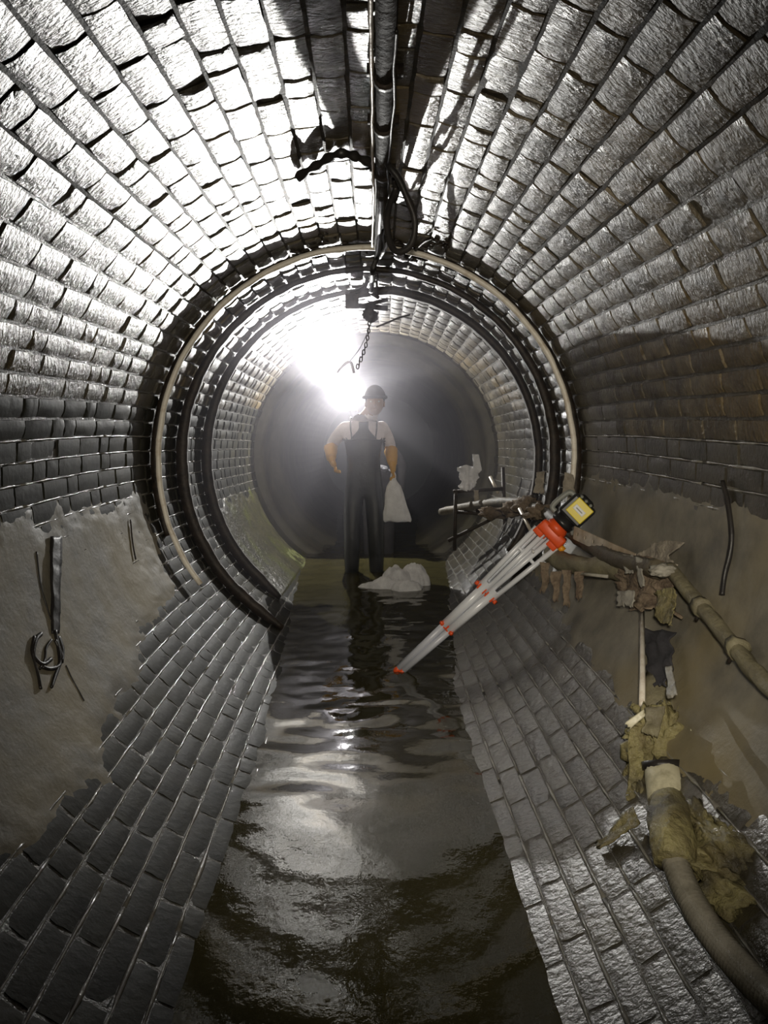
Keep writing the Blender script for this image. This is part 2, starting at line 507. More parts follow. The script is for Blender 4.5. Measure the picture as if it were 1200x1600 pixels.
for sec in ('ceiling', 'wall_left', 'wall_right'):
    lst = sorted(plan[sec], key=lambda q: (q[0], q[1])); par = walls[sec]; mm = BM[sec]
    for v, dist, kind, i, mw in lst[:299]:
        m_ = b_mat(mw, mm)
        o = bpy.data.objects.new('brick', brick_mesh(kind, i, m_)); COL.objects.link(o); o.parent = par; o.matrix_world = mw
    for mname in ('brick_arch', 'brick_stained', 'brick_left', 'brick_right'):
        V = []; Fc = []
        for v, dist, kind, i, mw in lst[299:]:
            if b_mat(mw, mm) != mname: continue
            g, f = GEO[kind][i]; b = len(V)
            V += [tuple(mw @ Vector(p)) for p in g]; Fc += [tuple(q + b for q in t) for t in f]
        if V:
            me = bpy.data.meshes.new('brickwork'); me.from_pydata(V, [], Fc)
            link('brickwork', me, mname, par, kind='stuff')
            try: me.set_sharp_from_angle(angle=radians(38))
            except Exception: pass

# beads of glossy lime standing proud along the lower joints
for side in ('wall_right', 'wall_left'):
    bm = bmesh.new()
    for e in JOINTS:
        if (cos(e) > 0) != (side == 'wall_right'): continue
        for y0 in [1.0 + .8 * q for q in range(8)]:
            pts = []; rr_ = []
            for q in range(17):
                y = y0 + .05 * q; nz = noise.noise(Vector((e * 30, y * 13, 2)))
                pts.append(wpt(e + .0022 * noise.noise(Vector((e * 9, y * 7, 4))), y, R + .0035)); rr_.append(max(.001, .0042 + .009 * nz))
            add_tube(bm, pts, rr_, 5)
    link('mortar_bead', bm_mesh(bm), 'bead', walls[side], kind='stuff')

# the smooth concrete pipe the brick tunnel runs into
bm = bmesh.new()
rings = []
prof = [(Y1 - .02, 1.36), (Y1 - .03, 1.16), (Y1 + .0, 1.13), (Y1 + .06, 1.12), (Y1 + .5, 1.11), (Y1 + .51, 1.05), (Y1 + 1.3, 1.04), (14.0, 1.04), (14.0, 1.3)]
for y, r in prof:
    rings.append([bm.verts.new(wpt(2 * pi * k / 72, y, r)) for k in range(72)])
for a, b in zip(rings, rings[1:]):
    for k in range(72): bm.faces.new((a[k], a[(k + 1) % 72], b[(k + 1) % 72], b[k]))
link('wall_far', bm_mesh(bm), 'liner', label='smooth concrete pipe beyond the end of the brick lining', kind='structure')


# silt dried over the lower bricks: it swells out of the joints, so its edge is ragged by itself
def smooth01(t):
    t = min(1, max(0, t)); return t * t * (3 - 2 * t)


def silt(parent, pa, pb, ya, yb, fn, seed, m='silt', name='silt_coating', label=None):
    bm = bmesh.new(); n = 110; ny = 170; G = []
    for j in range(ny + 1):
        row = []
        for i in range(n + 1):
            ph = pa + (pb - pa) * i / n; y = ya + (yb - ya) * j / ny
            e = fn(ph, y) + .30 * noise.fractal(Vector((ph * 5, y * 4, seed)), .8, 2, 5) + .10 * noise.noise(Vector((ph * 40, y * 24, seed)))
            edge = min(1, i / 5, (n - i) / 5, j / 5, (ny - j) / 5)
            s = smooth01(e) * edge
            r = R + .016 - .022 * s + .0014 * noise.fractal(Vector((ph * 14, y * 12, seed + 4)), .7, 2, 4)
            row.append(bm.verts.new(wpt(ph, y, r)) if True else None)
        G.append(row)
    keep = lambda v: rad(v.co) < R + .0125
    for j in range(ny):
        for i in range(n):
            q = (G[j][i], G[j][i + 1], G[j + 1][i + 1], G[j + 1][i])
            if any(keep(v) for v in q): bm.faces.new(q)
    for v in [v for v in bm.verts if not v.link_faces]: bm.verts.remove(v)
    return link(name, bm_mesh(bm), m, parent, label=label, kind='stuff')


def f_left(ph, y):   # ph 180..252 deg, low = bigger
    d = math.degrees(ph) - 180
    lo = 52 - 9 * max(0, y - 2.2) - 12 * max(0, 2.05 - y)
    return min((d - 1) / 12, (lo - d) / 12, (4.3 - y) / .9, (y - .9) / .5) + .15


def f_right(ph, y):
    d = -math.degrees(ph)
    lo = 47 - 4 * max(0, y - 2.2) - 16 * max(0, 2.0 - y)
    return min((d + 2) / 8, (lo - d) / 10, (5.0 - y) / 1.2, (y - .9) / .5) + .1


silt(walls['wall_left'], radians(172), radians(242), .8, 4.6, f_left, 3.3, label='pale grey silt film over the lower bricks')
silt(walls['wall_right'], radians(-62), radians(6), .8, 5.2, f_right, 8.1, label='grey brown silt film over the lower bricks')
g0 = wall(465, 872, .0)
cx0, cz0 = cen(g0.y); ph0 = math.atan2(g0.z - cz0, g0.x - cx0) % (2 * pi)
silt(walls['wall_left'], ph0 - .22, ph0 + .22, g0.y - .9, g0.y + .6,
     lambda p, y: 1.7 - 1.5 * sqrt(((p - ph0) / .17) ** 2 + ((y - g0.y) / .6) ** 2), 1.7, m='algae', name='algae_patch', label='bright green algae patch')

M['olive_silt'] = mat('olive_slime', (.03, .028, .014), .35, base2=(.07, .062, .028), nscale=9, base3=(.07, .075, .015), n3=4, bump=.8, bscale=40, dist=.008, coat=.8, coat_r=.12)
silt(walls['wall_left'], radians(188), radians(238), 5.1, 7.5, lambda p, y: min((math.degrees(p) - 190) / 14, (y - 5.1) / .8, 1) + .25, 5.9, m='olive_silt', label='olive slime coating the far lower bricks')

# ------------------------------------------------------------------ water
bm = bmesh.new(); nx, ny = 56, 420; G = []
for j in range(ny + 1):
    y = -1.0 + 11.5 * (j / ny)
    row = []
    for i in range(nx + 1):
        x = -.85 + 1.8 * i / nx
        amp = .16 + .84 * smooth01((y - 1.9) / 1.3)
        z = amp * (.0085 * noise.noise(Vector((x * 2.4, y * 3.4, 0))) + .0065 * noise.noise(Vector((x * 5.5 + 3, y * 8.5, 1))) + .0040 * smooth01((y - 2.4) / 1.2) * noise.noise(Vector((x * 15, y * 24, 2))))
        row.append(bm.verts.new((x, y, z)))
    G.append(row)
for j in range(ny):
    for i in range(nx): bm.faces.new((G[j][i], G[j][i + 1], G[j + 1][i + 1], G[j + 1][i]))
for v in [v for v in bm.verts if rad(v.co) > R + .10]: bm.verts.remove(v)
link('water', bm_mesh(bm), 'water', label='murky olive water flowing along the bottom of the tunnel', kind='stuff')


# ------------------------------------------------------------------ steel hoops
def hoop(y, a0, a1, r0, r1, dy, label, seed, rough=.006, lip=None):
    """angle-steel rib: band r0..r1, dy deep, from angle a0 to a1 (degrees, anticlockwise)"""
    root = empty('steel_hoop', wpt(radians(90), y, r1), label, 'hoop', 'steel hoops bracing the brick tunnel')
    bm = bmesh.new(); n = max(8, int((a1 - a0) / 1.5)); rings = []
    for i in range(n + 1):
        ph = radians(a0 + (a1 - a0) * i / n); e = rough * noise.fractal(Vector((ph * 9, seed, 0)), .7, 2, 4)
        t = min(1, i / 6, (n - i) / 6) * .6 + .4
        ri = r1 - (r1 - r0) * t * (1 - .55 * max(0, sin(ph))) + e
        sec = [(r1, -dy / 2), (ri, -dy / 2 + .004), (ri - .002, dy / 2 - .004), (r1, dy / 2)]
        rings.append([bm.verts.new(wpt(ph, y + d, r) - root.location) for r, d in sec])
    for a, b in zip(rings, rings[1:]):
        for k in range(4): bm.faces.new((a[k], a[(k + 1) % 4], b[(k + 1) % 4], b[k]))
    bm.faces.new(rings[0]); bm.faces.new(rings[-1][::-1])
    link('rib', bm_mesh(bm), 'rust', root)
    return root


hA = hoop(4.12, -12, 199, 1.148, 1.196, .03, 'nearest rusty steel hoop, with a pale tube along its inner edge', 1)
pts = [wpt(radians(a), 4.085, 1.146 + .024 * max(0, sin(radians(a))) + .005 * noise.noise(Vector((a * .11, 0, 0)))) for a in [-10 + 2.5 * k for k in range(92)] if a <= 217]
tube('edge_tube', pts, .016, 'pale_tube', hA, seg=8, wob=.25)
hB = hoop(4.62, -40, 242, 1.13, 1.196, .035, 'second dark steel hoop, running down into the water on the left', 2)
hC = hoop(5.25, 92, 236, 1.125, 1.196, .03, 'third steel hoop, farthest from the camera, broken near its top', 3)
# right-hand half of the third hoop, starting at the clamp box
bm = bmesh.new(); rings = []
for i in range(66):
    ph = radians(97 - 2.0 * i); r1 = 1.19 if i > 7 else 1.19 - .04 * (7 - i) / 7; e = .005 * noise.noise(Vector((i * .4, 4, 0)))
    sec = [(r1, -.03), (r1 - .05 + e, -.026), (r1 - .053 + e, .026), (r1, .03)]
    rings.append([bm.verts.new(wpt(ph, 5.12 + d, r) - hC.location) for r, d in sec])
for a, b in zip(rings, rings[1:]):
    for k in range(4): bm.faces.new((a[k], a[(k + 1) % 4], b[(k + 1) % 4], b[k]))
bm.faces.new(rings[0]); bm.faces.new(rings[-1][::-1])
link('rib', bm_mesh(bm), 'rust', hC)


# ------------------------------------------------------------------ things along the crown
def crown(pts, inset):
    return [wall(px, py, inset) for px, py in pts]


cp = [wpt(radians(88.2), y, R - .035) for y in (-.4, .2)] + crown([(606, -60), (603, 60), (601, 150), (598, 230), (597, 310), (592, 385)], .035)
cond = empty('conduit', cp[-1], 'dark conduit running along the crown towards the camera', 'conduit')
sp = smooth_path(cp, 12)
tube('pipe', sp, .026, 'old_rubber', cond, seg=12, wob=.12)
tube('wire', [Vector(p) + Vector((-.036, 0, .002 + .006 * noise.noise(Vector(p) * 6))) for p in sp], .006, 'galv', cond, seg=6, wob=.5)
tube('wire', [Vector(p) + Vector((.022 + .012 * noise.noise(Vector(p) * 5), 0, -.022)) for p in sp[30:]], .005, 'black_rubber', cond, seg=6, wob=.5)
for k in range(3):
    q = sp[44 + k * 11]; c = Vector(q)
    bm = bmesh.new(); add_tube(bm, [c - cond.location + Vector((0, d, 0)) for d in (-.014, .014)], .033, 12)
    add_box(bm, c - cond.location + Vector((0, 0, .02)), Vector((.05, 0, 0)), Vector((0, .013, 0)), Vector((0, 0, .012)))
    link('clip', bm_mesh(bm), 'rust', cond)

lp = [(598, 238), (606, 258), (622, 278), (634, 305), (646, 335), (648, 362), (640, 385), (622, 394), (611, 382), (604, 350), (608, 322), (618, 296), (616, 280)]
lo = [at(px, py, 2.75 + .012 * i * 2) for i, (px, py) in enumerate(lp)]
for i, p in enumerate(lo):
    while rad(p) > R - .03: p = at(lp[i][0], lp[i][1], p.y - .03)
    lo[i] = p
tube('hanging_cable', smooth_path(lo, 6), .0125, 'black_rubber', label='black cable hanging in a teardrop loop below the crown', cat='cable', seg=8, wob=.25)
st = crown([(466, 277), (484, 265), (500, 256), (516, 246), (532, 240), (548, 243), (562, 248), (580, 254)], .02)
tube('loose_cable', smooth_path(st, 5), [.016 + .004 * sin(k) for k in range((len(st) - 1) * 5 + 1)], 'black_rubber',
     label='short bent length of black cable stuck to the bricks left of the conduit', cat='cable', seg=8, wob=.3)
pc = [wall(597, 305, .05), wall(594, 350, .05), wall(592, 385, .06), wall(588, 402, .06), at(582, 425, 4.2), at(581, 440, 4.5), at(580, 455, 4.95)]
tube('hanging_cable', smooth_path(pc, 6), .015, 'black_rubber', label='black cable dropping from the conduit end to the second hoop', cat='cable', seg=8, wob=.4)
tw = [wall(604, 300, .03), at(601, 345, 3.0), at(606, 375, 3.3), at(600, 392, 3.6), wall(592, 406, .05)]
tube('tie_wire', smooth_path(tw, 6), .008, 'rust', label='thin rusty wire trailing beside the cable loop', cat='wire', seg=6, wob=.4)
tw = crown([(640, 402), (652, 388), (664, 377), (676, 372)], .02)
tube('tie_wire', smooth_path(tw, 6), .007, 'rust', label='thin wire hooked on the first hoop right of the loop', cat='wire', seg=6, wob=.4)
tg = empty('dripping_growth', wall(520, 378, .0), 'row of dark ragged growth clinging to the crown in front of the first hoop', 'growth', kind='stuff')
bm = bmesh.new(); rr = random.Random(5)
for k in range(46):
    px = rr.uniform(455, 700); py = 384 + 12 * sin(px * .07) + rr.uniform(-9, 9) + (6 if px > 600 else 0)
    add_blob(bm, wall(px, py, .004) - tg.location, rr.uniform(.008, .03), rr.uniform(.008, .03), rr.uniform(.006, .012), amp=.6, fr=2.5, sub=1, seed=k)
link('growth', bm_mesh(bm), 'rust', tg)

# clamp box, bent strap and hanging chain at the third hoop
c = at(560, 471, 5.1)
cl = empty('steel_clamp', c, 'dark steel clamp with box end and bent strap at the break in the third hoop', 'clamp')
box('clamp_box', at(550, 472, 5.08), (.045, 0, 0), (0, .03, 0), (0, 0, .048), 'rust', cl, bev=.004)
bm = bmesh.new(); u = lambda px, py, y=5.08: at(px, py, y) - cl.location
for (a, b, t) in (((542, 464), (570, 450), .014), ((570, 450), (577, 432), .014), ((570, 477), (606, 468), .014), ((588, 432), (590, 462), .009), ((575, 455), (592, 466), .014), ((560, 478), (606, 482), .02)):
    add_tube(bm, [u(*a), u(*b)], t, 6)
link('strap', bm_mesh(bm), 'rust', cl)
bm = bmesh.new()
add_blob(bm, u(578, 492, 5.05), .05, .03, .045, amp=.5, fr=2, sub=3, seed=3)
link('lump', bm_mesh(bm), 'rust', cl)
ch = empty('hanging_chain', at(578, 500, 5.03), 'small rusty chain hanging below the clamp in front of the lamp glare', 'chain')
for k in range(14):
    p = at(577 - 0.12 * k * k * .9, 500 + k * 5.6, 5.03)
    bm = bmesh.new(); rx = Vector((1, 0, 0)) if k % 2 else Vector((0, 1, 0))
    ring = [p - ch.location + rx * .009 * cos(a) + Vector((0, 0, 1)) * .017 * sin(a) for a in [2 * pi * q / 10 for q in range(10)]]
    add_tube(bm, ring, .0042, 6, closed=True)
    link('chain_link', bm_mesh(bm), 'rust', ch)
wr = [at(588, 511, 5.0), at(606, 504, 5.0), at(622, 497, 5.02), at(640, 492, 5.1)]
tube('tie_wire', smooth_path(wr, 5), .007, 'rust', label='thin wire slanting from the chain up to the third hoop', cat='wire', seg=6)
def LC(u, v, d): return LAMP + Vector((u, -1, v)) * d
jn = LC(.052, .154, 1.2)  # unseen wire and strips, added to throw the dark bands across the crown
shadow_strips = empty('torn_rag', jn, 'dark rag strips added on a wire before the lamp to cast shadow bands on the crown', 'rag')
tube('wire', smooth_path([at(582, 498, 5.03), at(574, 520, 5.3), at(562, 545, 5.7), jn], 6), .004, 'rust', shadow_strips, seg=6, wob=.3)
tube('strip', smooth_path([jn, LC(.032, .147, 1.2), LC(.004, .122, 1.2), LC(-.016, .10, 1.2), LC(-.03, .08, 1.2)], 5), .011, 'rag_brown', shadow_strips, seg=8, wob=.3)
tube('strip', smooth_path([jn, LC(.066, .145, 1.2), LC(.073, .119, 1.2), LC(.078, .098, 1.2), LC(.082, .08, 1.2)], 5), .011, 'rag_brown', shadow_strips, seg=8, wob=.3)

# ------------------------------------------------------------------ dark strips on the side walls
sr = empty('dark_strip', wall(88, 845, .02), 'dark strip down the silted left wall, tangled at its end', 'strap')
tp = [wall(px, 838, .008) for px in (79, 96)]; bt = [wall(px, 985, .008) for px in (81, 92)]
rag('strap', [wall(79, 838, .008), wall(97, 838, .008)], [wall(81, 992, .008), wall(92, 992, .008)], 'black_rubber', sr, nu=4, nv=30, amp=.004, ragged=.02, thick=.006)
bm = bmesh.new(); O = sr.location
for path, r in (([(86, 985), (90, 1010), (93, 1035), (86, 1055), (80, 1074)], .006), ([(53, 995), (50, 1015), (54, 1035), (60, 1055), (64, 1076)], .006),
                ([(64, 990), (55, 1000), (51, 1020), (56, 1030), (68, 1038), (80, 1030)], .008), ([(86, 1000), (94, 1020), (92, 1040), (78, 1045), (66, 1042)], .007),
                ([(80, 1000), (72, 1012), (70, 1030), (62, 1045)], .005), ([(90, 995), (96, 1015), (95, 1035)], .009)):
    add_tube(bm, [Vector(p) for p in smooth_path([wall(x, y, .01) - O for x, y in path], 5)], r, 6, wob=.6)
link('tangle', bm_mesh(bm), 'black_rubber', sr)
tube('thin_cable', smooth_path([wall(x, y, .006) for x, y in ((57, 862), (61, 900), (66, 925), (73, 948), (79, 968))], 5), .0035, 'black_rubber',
     label='fine dark cable slanting beside the strip on the left wall', cat='cable', seg=6)
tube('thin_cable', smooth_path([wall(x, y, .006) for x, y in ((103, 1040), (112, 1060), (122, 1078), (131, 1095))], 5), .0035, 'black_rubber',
     label='fine dark cable on the left wall below the tangled strip', cat='cable', seg=6)
tube('curved_strip', smooth_path([wall(x, y, .012) for x, y in ((1128, 752), (1137, 785), (1143, 830), (1140, 865), (1132, 900), (1128, 930))], 6), .009, 'black_rubber',
     label='dark strip curving down the right wall above the mud coated pipe', cat='cable', seg=8, wob=.3)
tube('wire_stub', smooth_path([wall(204, 812, .012), wall(207, 845, .012), wall(212, 874, .012)], 6), .004, 'rust', label='short thin wire stub on the left wall near the first hoop', cat='wire', seg=6)


# ------------------------------------------------------------------ pipes and debris on the right
def wp(lst, inset): return [wall(a, b, inset) for a, b in lst]


p = [at(690, 800, 6.3), at(740, 790, 5.9), at(800, 784, 5.2), at(850, 800, 4.5)] + wp([(900, 838), (960, 872), (1030, 890)], .09)
tube('mud_pipe', smooth_path(p, 8), .034, 'pipe_dark', label='mud covered pipe running along the right wall behind the tripod', cat='pipe', seg=12, wob=.35)
pp = wp([(1046, 888), (1085, 935), (1130, 990), (1170, 1040), (1240, 1110)], .06)
gp = empty('mud_pipe', pp[0], 'olive mud coated pipe slanting down to the right edge of the photo', 'pipe')
tube('pipe', smooth_path(pp, 10), .024, 'pipe_mud', gp, seg=12, wob=.3)
for (x, y) in ((1098, 948), (1150, 1012)):
    a = wall(x, y, .06); b = wall(x + 12, y + 15, .06); d = (b - a).normalized()
    tube('pipe_clamp', [a - d * .016, a + d * .016], .034, 'pipe_mud', gp, seg=10, wob=.5)
    tube('bolt', [a + Vector((0, 0, .0)), a + Vector((-.02, 0, -.045))], .006, 'rust', gp, seg=6)
# perforated strut
a = at(897, 832, 3.45); b = at(992, 876, 2.95); d = (b - a); ln = d.length; d.normalize()
back = Vector((-1, -.6, 0)); nrm = (back - d * back.dot(d)).normalized(); up = d.cross(nrm)
stt = empty('slotted_strut', a, 'grey perforated steel strut behind the laser level', 'strut')
bm = bmesh.new()
nh = 7; wd = .030; th = .003
cell = ln / nh
for k in range(nh):                       # a square hole in every cell: the plate is built around it
    c0 = d * (cell * (k + .5))
    hs = .008
    add_box(bm, c0 + up * (wd + hs) / 2, d * cell / 2, up * (wd - hs) / 2, nrm * th)
    add_box(bm, c0 - up * (wd + hs) / 2, d * cell / 2, up * (wd - hs) / 2, nrm * th)
    for s in (-1, 1): add_box(bm, c0 + s * d * (cell / 2 + hs) / 2, d * (cell / 2 - hs) / 2, up * hs, nrm * th)
bmesh.ops.remove_doubles(bm, verts=bm.verts, dist=.0004)
link('plate', bm_mesh(bm), 'galv', stt, smooth=False)
bm = bmesh.new(); add_box(bm, d * ln / 2 + up * wd - nrm * .015, d * ln / 2, up * .003, nrm * .015); link('flange', bm_mesh(bm), 'galv', stt, smooth=False)
p = [at(862, 868, 3.75), at(890, 880, 3.5), at(930, 886, 3.25), at(985, 892, 2.98)]
tube('mud_pipe', smooth_path(p, 6), .045, 'pipe_mud', label='thick muddy pipe lying below the perforated strut', cat='pipe', seg=12, wob=.4)
tube('white_rod', [at(902, 896, 3.2), at(950, 901, 3.05)], .007, 'rag_pale', label='short pale rod on the thick muddy pipe', cat='rod', seg=8, wob=.3)

# draped rags: positions by pixel, hanging just inside the wall
D = 2.86
Wq = lambda a, b, k: wall(a, b, .05 + (2.86 - k) * 1.0)
rg = empty('rag_bundle', Wq(1015, 900, D), 'brown matted rags draped over the pipe junction on the right', 'rags')
rag('rag', [Wq(1000, 866, D), Wq(1022, 846, D), Wq(1058, 845, D)], [Wq(990, 925, D), Wq(1020, 905, D), Wq(1055, 892, D)], 'rag_grey', rg, amp=.014, ragged=.2, seed=1)
rag('rag', [Wq(962, 872, D), Wq(1005, 868, D - .03), Wq(1054, 882, D)], [Wq(965, 960, D), Wq(1010, 975, D - .03), Wq(1054, 985, D)], 'rag_brown', rg, nu=36, nv=30, amp=.03, ragged=.35, seed=2, folds=.007)
rag('rag', [Wq(1020, 925, D - .05), Wq(1054, 918, D - .05)], [Wq(1030, 978, D - .05), Wq(1057, 985, D - .05)], 'mud', rg, amp=.016, ragged=.2, seed=6)
rag('rag', [Wq(973, 866, D - .06), Wq(990, 868, D - .06)], [Wq(979, 905, D - .06), Wq(988, 903, D - .06)], 'rag_pale', rg, nu=8, nv=14, amp=.010, ragged=.4, seed=3)
rag('rag', [Wq(991, 868, D - .07), Wq(1003, 872, D - .07)], [Wq(999, 920, D - .07), Wq(1008, 918, D - .07)], 'rag_pale', rg, nu=8, nv=16, amp=.012, ragged=.1, seed=4)
rag('rag', [Wq(963, 924, D - .05), Wq(990, 922, D - .05)], [Wq(964, 955, D - .05), Wq(992, 960, D - .05)], 'rag_pale', rg, nu=14, nv=10, amp=.01, ragged=.55, seed=5)
blob('knot', Wq(1038, 892, D - .05), (.045, .03, .022), 'rag_pale', rg, amp=.5, seed=7)
rag('white_rag', [Wq(934, 918, D + .1), Wq(942, 918, D + .1)], [Wq(932, 962, D + .1), Wq(946, 955, D + .1)], 'rag_pale', nu=8, nv=16, amp=.01, ragged=.15, seed=9,
    label='narrow pale rag hanging left of the matted rag bundle', cat='rag')
for k, (px, py, ln_, m_) in enumerate(((868, 905, 46, 'rag_brown'), (885, 903, 60, 'rag_brown'), (905, 905, 42, 'rag_brown'), (850, 890, 50, 'rag_brown'))):
    rag('torn_rag', [at(px - 7, py - 12, 3.35 - .004 * (px - 860)), at(px + 9, py - 12, 3.35 - .004 * (px - 860))],
        [at(px - 5, py + ln_, 3.35 - .004 * (px - 860)), at(px + 4, py + ln_, 3.35 - .004 * (px - 860))], m_, nu=8, nv=14, amp=.016, ragged=.4, seed=20 + k,
        label=['brown rag strip under the thick muddy pipe, second from left', 'longest brown rag strip under the thick muddy pipe', 'short brown rag strip at the right under the muddy pipe',
               'leftmost brown rag strip under the thick muddy pipe'][k], cat='rag', group='brown rag strips under the muddy pipe')
tube('steel_rod', [wall(1003, 948, .05), wall(1004, 1060, .07), wall(1003, 1102, .09)], .010, 'pale_tube', label='upright pale steel rod between the rags and the pipe coupling', cat='rod', seg=8, wob=.2)
rag('white_rag', [wall(1040, 1040, .08), wall(1050, 1040, .08)], [wall(1044, 1095, .13), wall(1060, 1090, .13)], 'rag_pale', nu=8, nv=16, amp=.012, ragged=.1, seed=12,
    label='pale rag tail hanging just above the pipe coupling', cat='rag')
rag('dark_rag', [wall(1006, 985, .03), wall(1052, 985, .03)], [wall(1012, 1078, .05), wall(1050, 1082, .05)], 'dark_cloth', nu=16, nv=20, amp=.02, ragged=.1, seed=14,
    label='black wet rag between the steel rod and the wall', cat='rag')

# coupling and hose
ax = [at(1028, 1066, 2.42), at(1030, 1100, 2.32)]
hs = empty('ribbed_hose', at(1038, 1200, 2.12), 'muddy ribbed hose with cream collar descending to the lower right corner', 'hose')
tube('coupling', [ax[0], ax[0].lerp(ax[1], .5), ax[1], at(1032, 1135, 2.24)], [.055, .057, .058, .06], 'pipe_mud', hs, seg=24, wob=.08)
tube('coupling_rim', [ax[0] + Vector((0, .004, .012)), ax[0] + Vector((0, -.004, -.008))], .062, 'pipe_mud', hs, seg=24)
bm = bmesh.new()
for (px, py, y, rx, ry, rz, s) in ((1030, 1140, 2.24, .095, .06, .065, 1), (1012, 1190, 2.2, .06, .05, .12, 2), (1062, 1175, 2.2, .06, .05, .10, 3),
                                   (1040, 1165, 2.19, .07, .05, .10, 4), (1000, 1265, 2.1, .034, .03, .075, 5), (1082, 1240, 2.1, .05, .05, .09, 6), (1074, 1285, 2.02, .055, .05, .08, 8)):
    add_blob(bm, at(px, py, y) - hs.location, rx, ry, rz, amp=.75, fr=2.2, sub=4, seed=s * 3.1)
link('mud_clump', bm_mesh(bm), 'mud', hs)
rag('plastic_scrap', [at(978, 1128, 2.16), at(1006, 1108, 2.16)], [at(982, 1142, 2.15), at(1010, 1118, 2.15)], 'cream', hs, nu=10, nv=6, amp=.006, ragged=.1, seed=2)
rag('plastic_scrap', [at(1078, 1138, 2.1), at(1084, 1146, 2.1)], [at(1078, 1162, 2.1), at(1096, 1170, 2.1)], 'cream', hs, nu=8, nv=8, amp=.006, ragged=.1, seed=3)
rag('rag', [at(1008, 1105, 2.13), at(1040, 1103, 2.12)], [at(1004, 1150, 2.1), at(1030, 1158, 2.1)], 'pipe_mud', hs, nu=14, nv=14, amp=.014, ragged=.15, seed=8)
c0, c1 = at(1036, 1203, 2.08), at(1046, 1254, 1.98)
tube('collar', [c0, c0.lerp(c1, .1), c0.lerp(c1, .9), c1], [.050, .056, .058, .052], 'cream', hs, seg=26, wob=.05)
tube('collar_ring', [c0 + Vector((0, .012, .022)), c0 + Vector((0, 0, .002))], .059, 'black_rubber', hs, seg=24)
p1 = smooth_path([at(1046, 1252, 1.99), wall(1050, 1300, .085), wall(1054, 1350, .08)], 12)
tube('hose_sleeve', p1, [.056 - .00035 * k for k in range(len(p1))], 'mud', hs, seg=22, wob=.25)
p2 = smooth_path([wall(1050, 1335, .08), wall(1072, 1390, .07), wall(1104, 1446, .06), wall(1146, 1500, .055), wall(1198, 1555, .05), wall(1265, 1610, .05)], 20)
tube('hose_end', p2, .029, 'hose', hs, seg=20, ribs=.13)
rag('rag', [at(985, 1135, 2.2), at(1008, 1130, 2.2)], [at(972, 1300, 2.08), at(1000, 1292, 2.06)], 'mud', hs, nu=12, nv=40, amp=.018, ragged=.12, seed=17)
rag('torn_rag', [wall(990, 1262, .03), wall(1000, 1285, .03)], [wall(918, 1325, .012), wall(928, 1338, .012)], 'mud', nu=10, nv=30, amp=.014, ragged=.3, seed=31,
    label='olive rag tail trailing left from the muddy hose onto the bricks', cat='rag')
# mud heap between the hose and the wall
bm = bmesh.new(); hp = empty('mud_heap', wall(1115, 1345, .0), 'heap of yellow olive mud banked on the wall right of the hose', 'mud', kind='stuff')
for (px, py, rx, ry, rz, s) in ((1108, 1330, .07, .13, .05, 1), (1090, 1290, .05, .1, .05, 2), (1135, 1390, .07, .10, .05, 3), (1150, 1330, .06, .09, .04, 4)):
    add_blob(bm, wall(px, py, -.012) - hp.location, rx, ry, rz, amp=.6, fr=2.2, sub=4, seed=s * 5.3)
link('mud', bm_mesh(bm), 'mud', hp)

# ------------------------------------------------------------------ rack and rags far right, behind the tripod
fk = empty('pipe_rack', at(760, 785, 6.0), 'small rusty steel rack by the right wall, a pale rag over it', 'rack')
bm = bmesh.new()
for a_, b_ in (((708, 768), (786, 764)), ((712, 765), (710, 860)), ((744, 765), (746, 800)), ((786, 730), (790, 850)), ((700, 845), (790, 800)), ((710, 800), (800, 806)), ((818, 800), (812, 838))):
    add_tube(bm, [at(*a_, 6.0) - fk.location, at(*b_, 6.0) - fk.location], .016, 8, wob=.4)
link('bars', bm_mesh(bm), 'rust', fk)
wr_ = empty('white_rag', at(735, 735, 5.9), 'torn white rag draped over the far steel rack', 'rag')
rag('cloth', [at(714, 731, 5.9), at(728, 727, 5.88), at(752, 730, 5.9)], [at(720, 768, 5.88), at(732, 774, 5.86), at(744, 766, 5.88)], 'bag', wr_, nu=24, nv=20, amp=.03, ragged=.2, seed=5, folds=.008)
rag('cloth_tip', [at(738, 710, 5.9), at(748, 710, 5.9)], [at(740, 735, 5.88), at(754, 736, 5.88)], 'bag', wr_, nu=12, nv=12, amp=.02, ragged=.1, seed=8)
rag('cloth_tail', [at(740, 766, 5.9), at(748, 766, 5.9)], [at(741, 796, 5.9), at(748, 794, 5.9)], 'rag_grey', wr_, nu=8, nv=12, amp=.012, ragged=.2, seed=9)
tube('steel_rod', [at(812, 795, 4.6), at(836, 842, 4.3)], .011, 'galv', label='pale slanting rod just left of the orange tripod head', cat='rod', seg=8, wob=.3)
tube('steel_rod', [at(766, 745, 6.1), at(778, 770, 6.0)], .014, 'galv', label='short pale bar right of the draped white rag', cat='rod', seg=8, wob=.3)
rag('grey_rag', [at(838, 738, 4.75), at(851, 735, 4.75)], [at(832, 775, 4.7), at(850, 776, 4.7)], 'rag_grey', nu=10, nv=14, amp=.02, ragged=.2, seed=41,
    label='grey rag caught on the third hoop above the muddy pipe', cat='rag')
rag('grey_rag', [at(882, 737, 4.0), at(896, 742, 4.0)], [at(878, 776, 3.98), at(899, 778, 3.98)], 'rag_grey', nu=10, nv=14, amp=.012, ragged=.1, seed=43,
    label='pale grey scrap inside the first hoop above the laser level', cat='rag')
bm = bmesh.new(); hp = empty('debris_heap', at(830, 800, 4.7), 'brown debris lump on the pipe left of the laser level', 'debris', kind='stuff')
